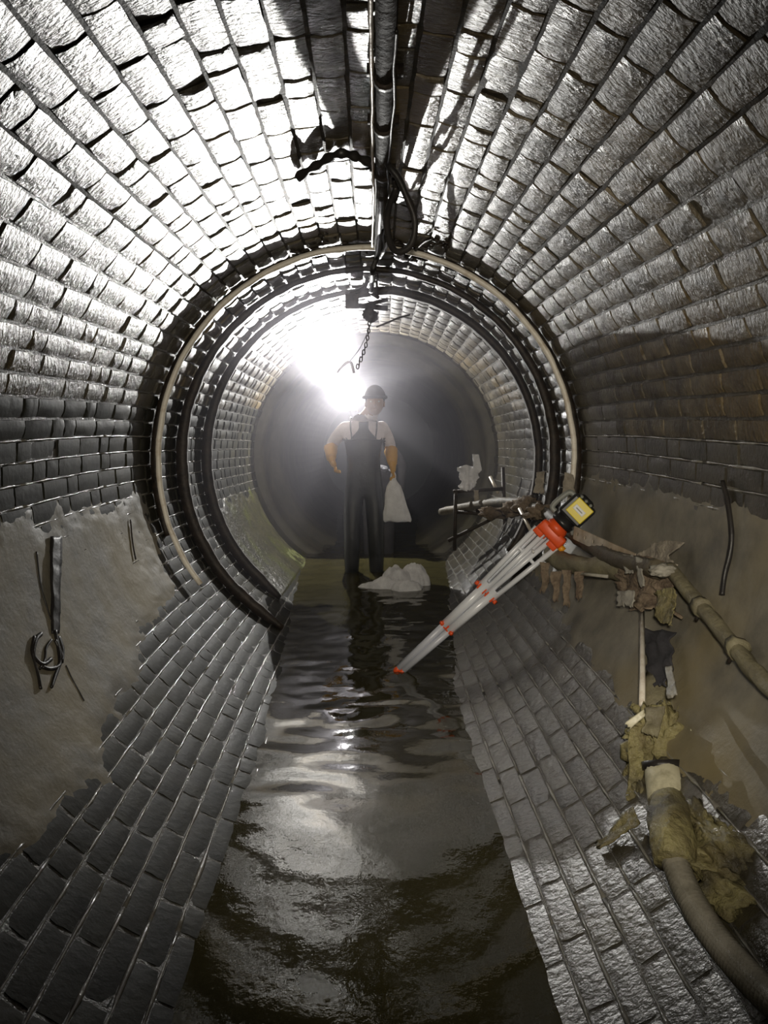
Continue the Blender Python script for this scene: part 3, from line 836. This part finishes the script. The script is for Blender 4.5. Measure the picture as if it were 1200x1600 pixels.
for (px, py, y, r_, s) in ((822, 790, 4.8, .07, 1), (845, 800, 4.5, .06, 2), (800, 795, 5.1, .06, 3), (770, 800, 5.6, .07, 4)):
    add_blob(bm, at(px, py, y) - hp.location, r_ * 1.3, r_, r_ * .8, amp=.8, fr=2.3, sub=3, seed=s * 2.7)
link('debris', bm_mesh(bm), 'rag_brown', hp)

# ------------------------------------------------------------------ survey tripod and laser level
Ft = at(622, 1050, 3.86); Hd = at(858, 836, 3.66)
u_ = (Hd - Ft).normalized(); view = (Ft.lerp(Hd, .5) - Vector((0, 0, CAMZ))).normalized()
v_ = u_.cross(view).normalized()           # across the bundle, in the picture plane
w_ = u_.cross(v_).normalized()
if w_.dot(view) > 0: w_ = -w_              # towards the camera
if v_.z < 0: v_ = -v_                      # v_ points up-left
LT = (Hd - Ft).length
tr = empty('survey_tripod', Ft, 'folded aluminium survey tripod with orange fittings leaning across the water', 'tripod')
P0 = lambda s, a, b: Ft + u_ * s * LT + v_ * a + w_ * b
legs = [(.047, .012), (-.047, .012), (.03, -.05)]
for k, (a, b) in enumerate(legs):
    s_end = (.0, .012, .03)[k]
    lo_a = a * .28; lo_b = b * .5
    bm = bmesh.new(); O = tr.location; L_ = lambda p: p - O
    mid = .60
    am = a * .62; bmn = b * .7
    for sg in (-1, 1):       # twin outer tubes
        add_tube(bm, [L_(P0(.985, a + sg * .024, b)), L_(P0(mid, am + sg * .019, bmn))], .0135, 10)
    add_box(bm, L_(P0(.86, a * .93, b)), v_ * .022, u_ * .008, w_ * .006)
    add_tube(bm, [L_(P0(mid + .04, am, bmn)), L_(P0(.34, a * .42, b * .6))], .024, 10)
    lg = link('leg', bm_mesh(bm), 'alu', tr)
    bm = bmesh.new(); add_tube(bm, [L_(P0(.38, a * .45, b * .6)), L_(P0(s_end + .02, lo_a, lo_b))], .019, 10)
    link('lower_tube', bm_mesh(bm), 'alu_dull', lg)
    bm = bmesh.new(); add_box(bm, L_(P0(mid, am, bmn)), v_ * .024, u_ * .017, w_ * .018, .004)
    add_tube(bm, [L_(P0(mid, am * 1.0 + (.03 if a >= 0 else -.03), bmn)), L_(P0(mid + .002, am + (.045 if a >= 0 else -.045), bmn + .006))], .012, 10)
    link('clamp', bm_mesh(bm), 'orange', lg)
    bm = bmesh.new(); add_box(bm, L_(P0(.345, a * .43, b * .6)), v_ * .020, u_ * .016, w_ * .018, .004)
    add_tube(bm, [L_(P0(.345, a * .43, b * .6 + .01)), L_(P0(.345, a * .5 + (.02 if a >= 0 else -.02), b * .6 + .03))], .009, 10)
    link('clamp', bm_mesh(bm), 'orange', lg)
    bm = bmesh.new()
    add_tube(bm, [L_(P0(s_end + .03, lo_a, lo_b)), L_(P0(s_end, lo_a, lo_b)), L_(P0(s_end - .022, lo_a * .6, lo_b))], [.015, .017, .006], 10)
    link('foot', bm_mesh(bm), 'orange', lg)
# hub
bm = bmesh.new(); add_box(bm, P0(1.015, -.004, -.005) - O, u_ * .030, v_ * .078, w_ * .05, .012)
add_tube(bm, [P0(1.03, 0, 0) - O, P0(1.055, 0, 0) - O, P0(1.075, 0, 0) - O], [.06, .056, .046], 20)
for a, b in legs:
    add_box(bm, P0(.99, a, b) - O, v_ * .027, u_ * .03, w_ * .019, .005)
link('tripod_head', bm_mesh(bm), 'orange', tr)
bm = bmesh.new(); add_tube(bm, [P0(1.0, -.075, .02) - O, P0(1.0, -.105, .02) - O], [.016, .018], 12)
link('knob', bm_mesh(bm), 'amber', tr)
bm = bmesh.new(); add_tube(bm, [P0(.9, .0, .03) - O, P0(.90, -.012, .05) - O], .006, 8); link('sight_bolt', bm_mesh(bm), 'white', tr)
lev = empty('laser_level', P0(1.08, 0, 0), 'black laser level with yellow face screwed on the tripod', 'level')
O = lev.location; Q = lambda s, a, b: u_ * s + v_ * a + w_ * b
bm = bmesh.new(); add_tube(bm, [Q(-.01, 0, 0), Q(.012, 0, 0), Q(.02, 0, 0), Q(.04, 0, 0)], [.058, .062, .05, .05], 20); link('base', bm_mesh(bm), 'black', lev)
bm = bmesh.new(); add_box(bm, Q(.098, -.004, 0), u_ * .062, v_ * .068, w_ * .05, .014); link('body', bm_mesh(bm), 'black', lev, smooth=False)
bm = bmesh.new(); add_box(bm, Q(.108, -.012, .052), u_ * .046, v_ * .050, w_ * .006, .004); fy = link('face_plate', bm_mesh(bm), 'yellow', lev, smooth=False)
bm = bmesh.new(); add_box(bm, Q(.108, -.010, .0595), u_ * .014, v_ * .032, w_ * .0022, .002); link('label', bm_mesh(bm), 'white', fy, smooth=False)
bm = bmesh.new(); add_box(bm, Q(.108, -.010, .0618), u_ * .003, v_ * .020, w_ * .0006); link('label_mark', bm_mesh(bm), 'grey_pl', fy, smooth=False)
bm = bmesh.new(); add_tube(bm, [Vector(p) for p in smooth_path([Q(.018, .066, .01), Q(.02, .09, .01), Q(.05, .098, .01), Q(.11, .094, .01), Q(.135, .085, .01), Q(.14, .062, .01)], 6)], .014, 10)
link('handle', bm_mesh(bm), 'grey_pl', lev)
bm = bmesh.new(); add_tube(bm, [Q(.155, 0, 0), Q(.17, 0, 0), Q(.178, 0, 0)], [.045, .042, .030], 18); link('rotor_cap', bm_mesh(bm), 'black', lev)
for a in (-.03, 0, .03):
    bm = bmesh.new(); add_tube(bm, [Q(.158, a, .03), Q(.163, a, .046)], .008, 8); link('button', bm_mesh(bm), 'grey_pl', lev)
bm = bmesh.new(); add_tube(bm, [Q(.01, -.06, .0), Q(.0, -.085, .0), Q(.0, -.10, .01)], [.014, .014, .01], 10); link('screw', bm_mesh(bm), 'grey_pl', lev)

# ------------------------------------------------------------------ plastic bag on the water
fb = empty('plastic_sheet', at(620, 900, 5.75), 'crumpled white plastic sheet lying in the water before the worker', 'plastic')
bm = bmesh.new(); O = fb.location
def crumple(bm, c, rx, ry, rz, seed, rot=0.):
    """a scrunched sheet: irregular outline, sharp folds, tented in the middle, with a thin edge all round"""
    na, nr = 72, 22; A = []; Bk = []; Mx = Matrix.Rotation(rot, 3, 'Z')
    for i in range(nr + 1):
        ra = []; rb = []
        for k in range(na):
            t = 2 * pi * k / na; e = 1 + .32 * noise.noise(Vector((cos(t) * 1.7, sin(t) * 1.7, seed))) + .10 * noise.noise(Vector((cos(t) * 6, sin(t) * 6, seed)))
            q = i / nr; x = cos(t) * q * e * rx; y = sin(t) * q * e * ry
            p = Vector((x * 9, y * 9, seed)); f = abs(noise.noise(p)); g = abs(noise.noise(p * 2.3 + Vector((3, 1, 0))))
            z = rz * (max(0, 1 - q * q) ** .6 * .85 + (.5 - f * 1.7) * .30 * (1.1 - q * .6) + (.3 - g) * .22) - .02 * q ** 3
            v = Mx @ Vector((x + .02 * noise.noise(p * 1.3), y, max(z, -.03)))
            ra.append(bm.verts.new(Vector(c) + v)); rb.append(bm.verts.new(Vector(c) + v - Vector((0, 0, .006))))
        A.append(ra); Bk.append(rb)
    for i in range(nr):
        for k in range(na):
            n = (k + 1) % na
            bm.faces.new((A[i][k], A[i][n], A[i + 1][n], A[i + 1][k])); bm.faces.new((Bk[i][k], Bk[i + 1][k], Bk[i + 1][n], Bk[i][n]))
    for k in range(na): bm.faces.new((A[nr][k], A[nr][(k + 1) % na], Bk[nr][(k + 1) % na], Bk[nr][k]))
    bmesh.ops.remove_doubles(bm, verts=bm.verts, dist=.0008)
for c_, rx, ry, rz, sd, ro in (((648, 888, 6.05), .14, .15, .15, 1.3, .1), ((622, 890, 6.0), .13, .13, .15, 11.7, .6), ((606, 900, 5.9), .17, .10, .08, 4.4, .4), ((636, 905, 5.82), .15, .09, .07, 7.9, -.2), ((586, 900, 5.9), .12, .08, .04, 9.2, 0)):
    crumple(bm, Vector((at(*c_).x, c_[2], .012)) - O, rx, ry, rz, sd, ro)
link('crumpled_film', bm_mesh(bm), 'sheet', fb)


# ------------------------------------------------------------------ people
def skinned(joints, edges, root, sub=2):
    names = list(joints); me = bpy.data.meshes.new('skel')
    me.from_pydata([joints[n][0] for n in names], [], [(names.index(a), names.index(b)) for a, b in edges])
    o = bpy.data.objects.new('skel', me); COL.objects.link(o)
    sm = o.modifiers.new('s', 'SKIN'); sm.use_smooth_shade = True; sm.branch_smoothing = .4
    for i, n in enumerate(names):
        r = joints[n][1]; d = me.skin_vertices[0].data[i]
        d.radius = r if isinstance(r, tuple) else (r, r); d.use_root = (n == root)
    ss = o.modifiers.new('u', 'SUBSURF'); ss.levels = sub; ss.render_levels = sub
    dg = bpy.context.evaluated_depsgraph_get(); dg.update()
    out = bpy.data.meshes.new_from_object(o.evaluated_get(dg))
    bpy.data.objects.remove(o); return out


def hand_edges(J, E, wrist, side, down, curl=.6, tag_=''):
    """palm, four unequal fingers and a thumb growing from a wrist joint; down = direction of the hand"""
    W = Vector(J[wrist][0]); dn = Vector(down).normalized(); acr = Vector((0, -1, 0)); acr = (acr - dn * acr.dot(dn)).normalized()
    nrm = dn.cross(acr).normalized() * (-side)
    palm = W + dn * .075; J['palm' + tag_] = (tuple(palm), (.034, .022)); E.append((wrist, 'palm' + tag_))
    out = []
    for k, ln in enumerate((.072, .082, .076, .060)):
        b = palm + acr * (.03 - .02 * k) - dn * .005
        m = b + dn * ln * .5 + nrm * .010 * curl; t = m + dn * ln * .35 - nrm * .04 * curl
        out.append([b, b + dn * ln * .25, m, t])
    th = [W + dn * .03 + acr * .022, W + dn * .055 + acr * .045, W + dn * .085 + acr * .052 - nrm * .012]
    return out, th


def person(origin, J, E, mats, classify, label, hands, face_dir=Vector((0, -1, 0)), hair=True):
    root = empty('person', origin, label, 'person')
    me = skinned(J, E, 'pelvis', 3)
    bm = bmesh.new(); bm.from_mesh(me); bpy.data.meshes.remove(me)
    for f in bm.faces: f.material_index = classify(f.calc_center_median())
    # head features
    Hc = Vector(J['head'][0]); n0 = len(bm.faces); bm.faces.ensure_lookup_table()
    def feat(c, rx, ry, rz, s=2):
        before = set(bm.faces); add_blob(bm, c, rx, ry, rz, amp=0, sub=s)
        for f in set(bm.faces) - before: f.material_index = 0
    feat(Hc + Vector((0, -.015, .01)), .076, .098, .115, 3)                # skull
    feat(Hc + Vector((0, -.04, -.06)), .05, .06, .045)                      # jaw
    feat(Hc + Vector((0, -.115, -.01)), .013, .02, .024)                    # nose
    for s in (-1, 1): feat(Hc + Vector((s * .078, .0, -.005)), .010, .02, .032)   # ears
    feat(Hc + Vector((0, -.1, -.052)), .024, .010, .007)                    # lips
    # fingers
    for fingers, th, gi in hands:
        before = set(bm.faces)
        for ch_, rr_ in [(f, (.0115, .011, .0105, .009)) for f in fingers] + [(th, (.014, .013, .010))]:
            add_tube(bm, ch_, list(rr_), 8)
        for f in set(bm.faces) - before: f.material_index = gi
    me = bm_mesh(bm)
    body = link('body', me, mats, root)
    if hair:
        bm = bmesh.new(); add_blob(bm, Hc + Vector((0, .012, .035)), .086, .105, .102, amp=.08, fr=6, sub=3)
        for v in [v for v in bm.verts if v.co.y < Hc.y - .062 and v.co.z < Hc.z + .055]: bm.verts.remove(v)
        link('hair', bm_mesh(bm, recalc=False), 'hair', root)
    for s in (-1, 1):
        blob('eye', root.location + Hc + Vector((s * .031, -.098, .012)), (.011, .009, .008), 'eye', root, amp=0, sub=2)
    return root


FY = 6.5
foot = at(569, 900, FY); fz = 1.116 - .036 * (FY - 3.5) - R + .012
org = Vector((foot.x, FY, fz))
top = at(572, 598, FY).z - fz
k_ = top / 1.83
def S(d): return {n: (tuple(c * k_ for c in p), (tuple(q * k_ for q in r) if isinstance(r, tuple) else r * k_)) for n, (p, r) in d.items()}
J = {'pelvis': ((0, .02, .96), (.16, .115)), 'waist': ((.0, .0, 1.12), (.155, .115)), 'chest': ((.0, -.02, 1.32), (.165, .12)), 'neckb': ((.01, -.03, 1.485), (.11, .075)),
     'neck': ((.05, -.06, 1.55), .066), 'head': ((.095, -.10, 1.655), (.062, .07)), 'crown': ((.10, -.10, 1.71), .055)}
E = [('pelvis', 'waist'), ('waist', 'chest'), ('chest', 'neckb'), ('neckb', 'neck'), ('neck', 'head'), ('head', 'crown')]
for s, n in ((-1, 'r'), (1, 'l')):
    J['hip' + n] = ((s * .095, .02, .88), (.098, .10)); J['knee' + n] = ((s * .105, .0, .50), .078); J['calf' + n] = ((s * .108, .02, .32), .075)
    J['ankle' + n] = ((s * .11, .03, .09), .06); J['toe' + n] = ((s * .125, -.13, .045), (.05, .04))
    E += [('pelvis', 'hip' + n), ('hip' + n, 'knee' + n), ('knee' + n, 'calf' + n), ('calf' + n, 'ankle' + n), ('ankle' + n, 'toe' + n)]
J['shl'] = ((.17, -.01, 1.455), .08); J['ell'] = ((.235, .03, 1.27), .052); J['wrl'] = ((.245, -.16, 1.14), .034)
J['shr'] = ((-.17, -.01, 1.45), .08); J['elr'] = ((-.285, .04, 1.29), .052); J['wrr'] = ((-.275, -.12, 1.18), .034)
E += [('chest', 'shl'), ('shl', 'ell'), ('ell', 'wrl'), ('chest', 'shr'), ('shr', 'elr'), ('elr', 'wrr')]
J = S(J)
h1 = hand_edges(J, E, 'wrl', 1, (.04, -.25, -1), .9, 'l'); h2 = hand_edges(J, E, 'wrr', -1, (.45, -.3, -1), .9, 'r')


def cls(c):
    z = c.z / k_; x = c.x / k_
    if z > 1.555: return 0
    if abs(x) > .185 and z > .95:
        if z < 1.285: return 3
        return 2
    if z > 1.355: return 2
    return 1


me1 = person(org, J, E, ['skin', 'wader', 'shirt', 'glove'], cls, 'worker in dark chest waders, pale shirt and yellow gloves holding a white bag', [(h1[0], h1[1], 3), (h2[0], h2[1], 3)])
# wader straps, bib edge and belt
O = me1.location
from mathutils.bvhtree import BVHTree
_b = [c for c in me1.children if c.name.startswith('body')][0].data
bvh = BVHTree.FromPolygons([v.co.copy() for v in _b.vertices], [tuple(p.vertices) for p in _b.polygons])


def chest_pt(x, z, off=.010):
    h = bvh.ray_cast(Vector((x * k_, -1, z * k_)), Vector((0, 1, 0)))[0]
    return (h if h else Vector((x * k_, -.1, z * k_))) + Vector((0, -off, 0))


bm = bmesh.new(); G1 = []; G2 = []
for q in range(11):
    z = 1.335 + .165 * q / 10; hw = .115 - .075 * smooth01(q / 7)
    G1.append([bm.verts.new(chest_pt(-.0 + hw * (a / 6 - 1), z)) for a in range(13)]); G2.append([bm.verts.new(v.co + Vector((0, .008, 0))) for v in G1[-1]])
for q in range(10):
    for a in range(12):
        bm.faces.new((G1[q][a], G1[q][a + 1], G1[q + 1][a + 1], G1[q + 1][a])); bm.faces.new((G2[q][a], G2[q + 1][a], G2[q + 1][a + 1], G2[q][a + 1]))
link('bib', bm_mesh(bm), 'wader', me1)
for s in (-1, 1):
    ps = [chest_pt(s * x, z, .004) for x, z in ((.10, 1.345), (.105, 1.39), (.11, 1.43), (.112, 1.465))] + [Vector((s * .112, .0, 1.525)) * k_, Vector((s * .10, .07, 1.48)) * k_]
    bm = bmesh.new(); add_tube(bm, [Vector(q) for q in smooth_path(ps, 5)], .014, 6, flat=.5); link('strap', bm_mesh(bm), 'wader', me1)
bm = bmesh.new(); ring = [Vector((.178 * cos(a), -.015 + .138 * sin(a), 1.345 + .008 * sin(3 * a))) * k_ for a in [2 * pi * q / 32 for q in range(32)]]
add_tube(bm, ring, .009, 6, closed=True); link('bib_hem', bm_mesh(bm), 'wader', me1)
for n, s in (('wrl', 1), ('wrr', -1)):   # glove cuff
    a = Vector(J[n][0]); b = Vector(J['ell' if s > 0 else 'elr'][0]); d = (b - a)
    bm = bmesh.new(); c = a + d * .72; rings = add_tube(bm, [a + d * t for t in (.05, .25, .5, .8, .84)], [.040, .046, .052, .060, .056], 14, wob=.15); link('glove_cuff', bm_mesh(bm), 'glove', me1)

Hc = Vector(J['head'][0]); bm = bmesh.new()
cap = [bm.verts.new(Hc + Vector((0, .01, .155)))]; prev = None
for q in range(1, 9):
    el = radians(90 - q * 10.5); ring = [bm.verts.new(Hc + Vector((.096 * cos(el) * cos(a), .01 + .118 * cos(el) * sin(a), .035 + .12 * sin(el)))) for a in [2 * pi * k / 24 for k in range(24)]]
    for k in range(24):
        if prev is None: bm.faces.new((cap[0], ring[k], ring[(k + 1) % 24]))
        else: bm.faces.new((prev[k], ring[k], ring[(k + 1) % 24], prev[(k + 1) % 24]))
    prev = ring
link('cap', bm_mesh(bm), 'dark_cloth', me1)
bm = bmesh.new(); add_tube(bm, [Vector((.097 * cos(a), .01 + .119 * sin(a), .05)) + Hc for a in [2 * pi * k / 28 for k in range(28)]], .014, 8, closed=True); link('cap_band', bm_mesh(bm), 'dark_cloth', me1)

# bag in the worker's hand
hp_ = O + Vector(J['wrl'][0]) + Vector((.004, -.035, -.115))
bg = empty('plastic_bag', hp_, 'white plastic bag hanging from the yellow glove of the front worker', 'bag')
bm = bmesh.new(); rings = []
sc = 1155 / 6.05
prof = [(0.0, .020, .02, 0), (.03, .032, .022, .0), (.07, .058, .035, .004), (.14, .080, .05, .01), (.22, .095, .055, .02), (.30, .108, .05, .028), (.36, .118, .035, .036), (.375, .116, .012, .038)]
for z, a, b, ox in prof:
    ring = []
    for k in range(40):
        t = 2 * pi * k / 40; m_ = 1 + .10 * noise.noise(Vector((cos(t) * 2.2, sin(t) * 2.2, z * 8))) + .05 * sin(t * 9 + z * 14) * (1 - z)
        ring.append(bm.verts.new((ox + a * cos(t) * m_, b * sin(t) * m_, -z + .006 * sin(t * 5) * (z > .3))))
    rings.append(ring)
for a, b in zip(rings, rings[1:]):
    for k in range(40): bm.faces.new((a[k], a[(k + 1) % 40], b[(k + 1) % 40], b[k]))
bm.faces.new(rings[0]); bm.faces.new(rings[-1][::-1])
link('sack', bm_mesh(bm), 'bag', bg)
bm = bmesh.new(); add_tube(bm, [Vector(p) for p in smooth_path([(-.018, 0, -.01), (-.016, 0, .03), (0, .0, .05), (.016, 0, .03), (.018, 0, -.01)], 6)], .007, 8); link('handle', bm_mesh(bm), 'bag', bg)

# the worker behind, whose headlamp lights the tunnel
RY = 7.40
rz0 = 1.116 - .036 * (RY - 3.5) - R + .012
rc = at(592, 800, RY); hd = at(546, 617, RY)
org2 = Vector((rc.x, RY, rz0)); hx = hd.x - rc.x; hz = hd.z - rz0
J2 = {'pelvis': ((0, .02, .93), (.16, .11)), 'waist': ((hx * .2, .0, 1.08), (.15, .11)), 'chest': ((hx * .5, -.01, 1.27), (.17, .12)), 'neckb': ((hx * .75, -.01, 1.40), (.085, .07)),
      'neck': ((hx * .88, -.02, hz - .14), .055), 'head': ((hx, -.02, hz), (.062, .07)), 'crown': ((hx, -.02, hz + .06), .055)}
E2 = [('pelvis', 'waist'), ('waist', 'chest'), ('chest', 'neckb'), ('neckb', 'neck'), ('neck', 'head'), ('head', 'crown')]
for s, n in ((-1, 'r'), (1, 'l')):
    J2['hip' + n] = ((s * .085, .02, .86), (.09, .095)); J2['knee' + n] = ((s * .09, -.02, .48), .07); J2['calf' + n] = ((s * .09, .01, .3), .066)
    J2['ankle' + n] = ((s * .095, .02, .09), .055); J2['toe' + n] = ((s * .11, -.13, .045), (.05, .04))
    E2 += [('pelvis', 'hip' + n), ('hip' + n, 'knee' + n), ('knee' + n, 'calf' + n), ('calf' + n, 'ankle' + n), ('ankle' + n, 'toe' + n)]
J2['shl'] = ((hx * .5 + .17, -.01, 1.40), .07); J2['ell'] = ((.24, .03, 1.12), .05); J2['wrl'] = ((.22, -.1, .93), .033)
J2['shr'] = ((hx * .5 - .15, -.01, 1.36), .07); J2['elr'] = ((-.12, -.10, 1.12), .05); J2['wrr'] = ((.02, -.22, 1.10), .033)
E2 += [('chest', 'shl'), ('shl', 'ell'), ('ell', 'wrl'), ('chest', 'shr'), ('shr', 'elr'), ('elr', 'wrr')]
g1 = hand_edges(J2, E2, 'wrl', 1, (0, -.2, -1), .7, 'l'); g2 = hand_edges(J2, E2, 'wrr', -1, (1, -.4, -.3), .7, 'r')
def cls2(c):
    if c.z > hz - .16: return 0
    if c.z < .8: return 1
    return 1
per2 = person(org2, J2, E2, ['skin', 'dark_cloth', 'dark_cloth', 'dark_cloth'], cls2, 'worker in dark clothes behind, wearing the bright headlamp', [(g1[0], g1[1], 3), (g2[0], g2[1], 3)])
hl = empty('headlamp', LAMP + Vector((0, .05, 0)), 'blazing headlamp on the rear worker facing the camera', 'lamp')
bm = bmesh.new(); add_tube(bm, [Vector((0, -.012, 0)), Vector((0, .02, 0)), Vector((0, .045, 0))], [.034, .034, .026], 20); link('lamp_housing', bm_mesh(bm), 'lamp_black', hl)
bm = bmesh.new(); add_tube(bm, [Vector((0, -.016, 0)), Vector((0, -.012, 0))], [.026, .029], 20); link('lens', bm_mesh(bm), 'lens', hl)
bm = bmesh.new(); hc = org2 + Vector(J2['head'][0]) - hl.location
add_tube(bm, [hc + Vector((.090 * cos(a), .108 * sin(a), .045)) for a in [2 * pi * q / 28 for q in range(28)]], .012, 6, closed=True, flat=.5)
link('head_band', bm_mesh(bm), 'lamp_black', hl)

# thin scattering volume added to imitate the glare round the headlamp
bm = bmesh.new(); rings = []
for k in range(14):
    y = 4.3 + k * .55
    rings.append([bm.verts.new(wpt(2 * pi * q / 24, y, R + .05)) for q in range(24)])
for a, b in zip(rings, rings[1:]):
    for k in range(24): bm.faces.new((a[k], a[(k + 1) % 24], b[(k + 1) % 24], b[k]))
bm.faces.new(rings[0]); bm.faces.new(rings[-1][::-1])
mm = bpy.data.materials.new('glare_haze'); mm.use_nodes = True; nt = mm.node_tree
nt.nodes.remove(nt.nodes['Principled BSDF'])
vs = nt.nodes.new('ShaderNodeVolumeScatter'); vs.inputs['Density'].default_value = .036; vs.inputs['Anisotropy'].default_value = .68
vs.inputs['Color'].default_value = (.93, .90, 1, 1)
nt.links.new(vs.outputs[0], nt.nodes['Material Output'].inputs['Volume'])
M['glare_haze'] = mm
link('glare_haze', bm_mesh(bm), 'glare_haze', label='thin haze added around the two workers to imitate the glare of the lamp', kind='stuff')
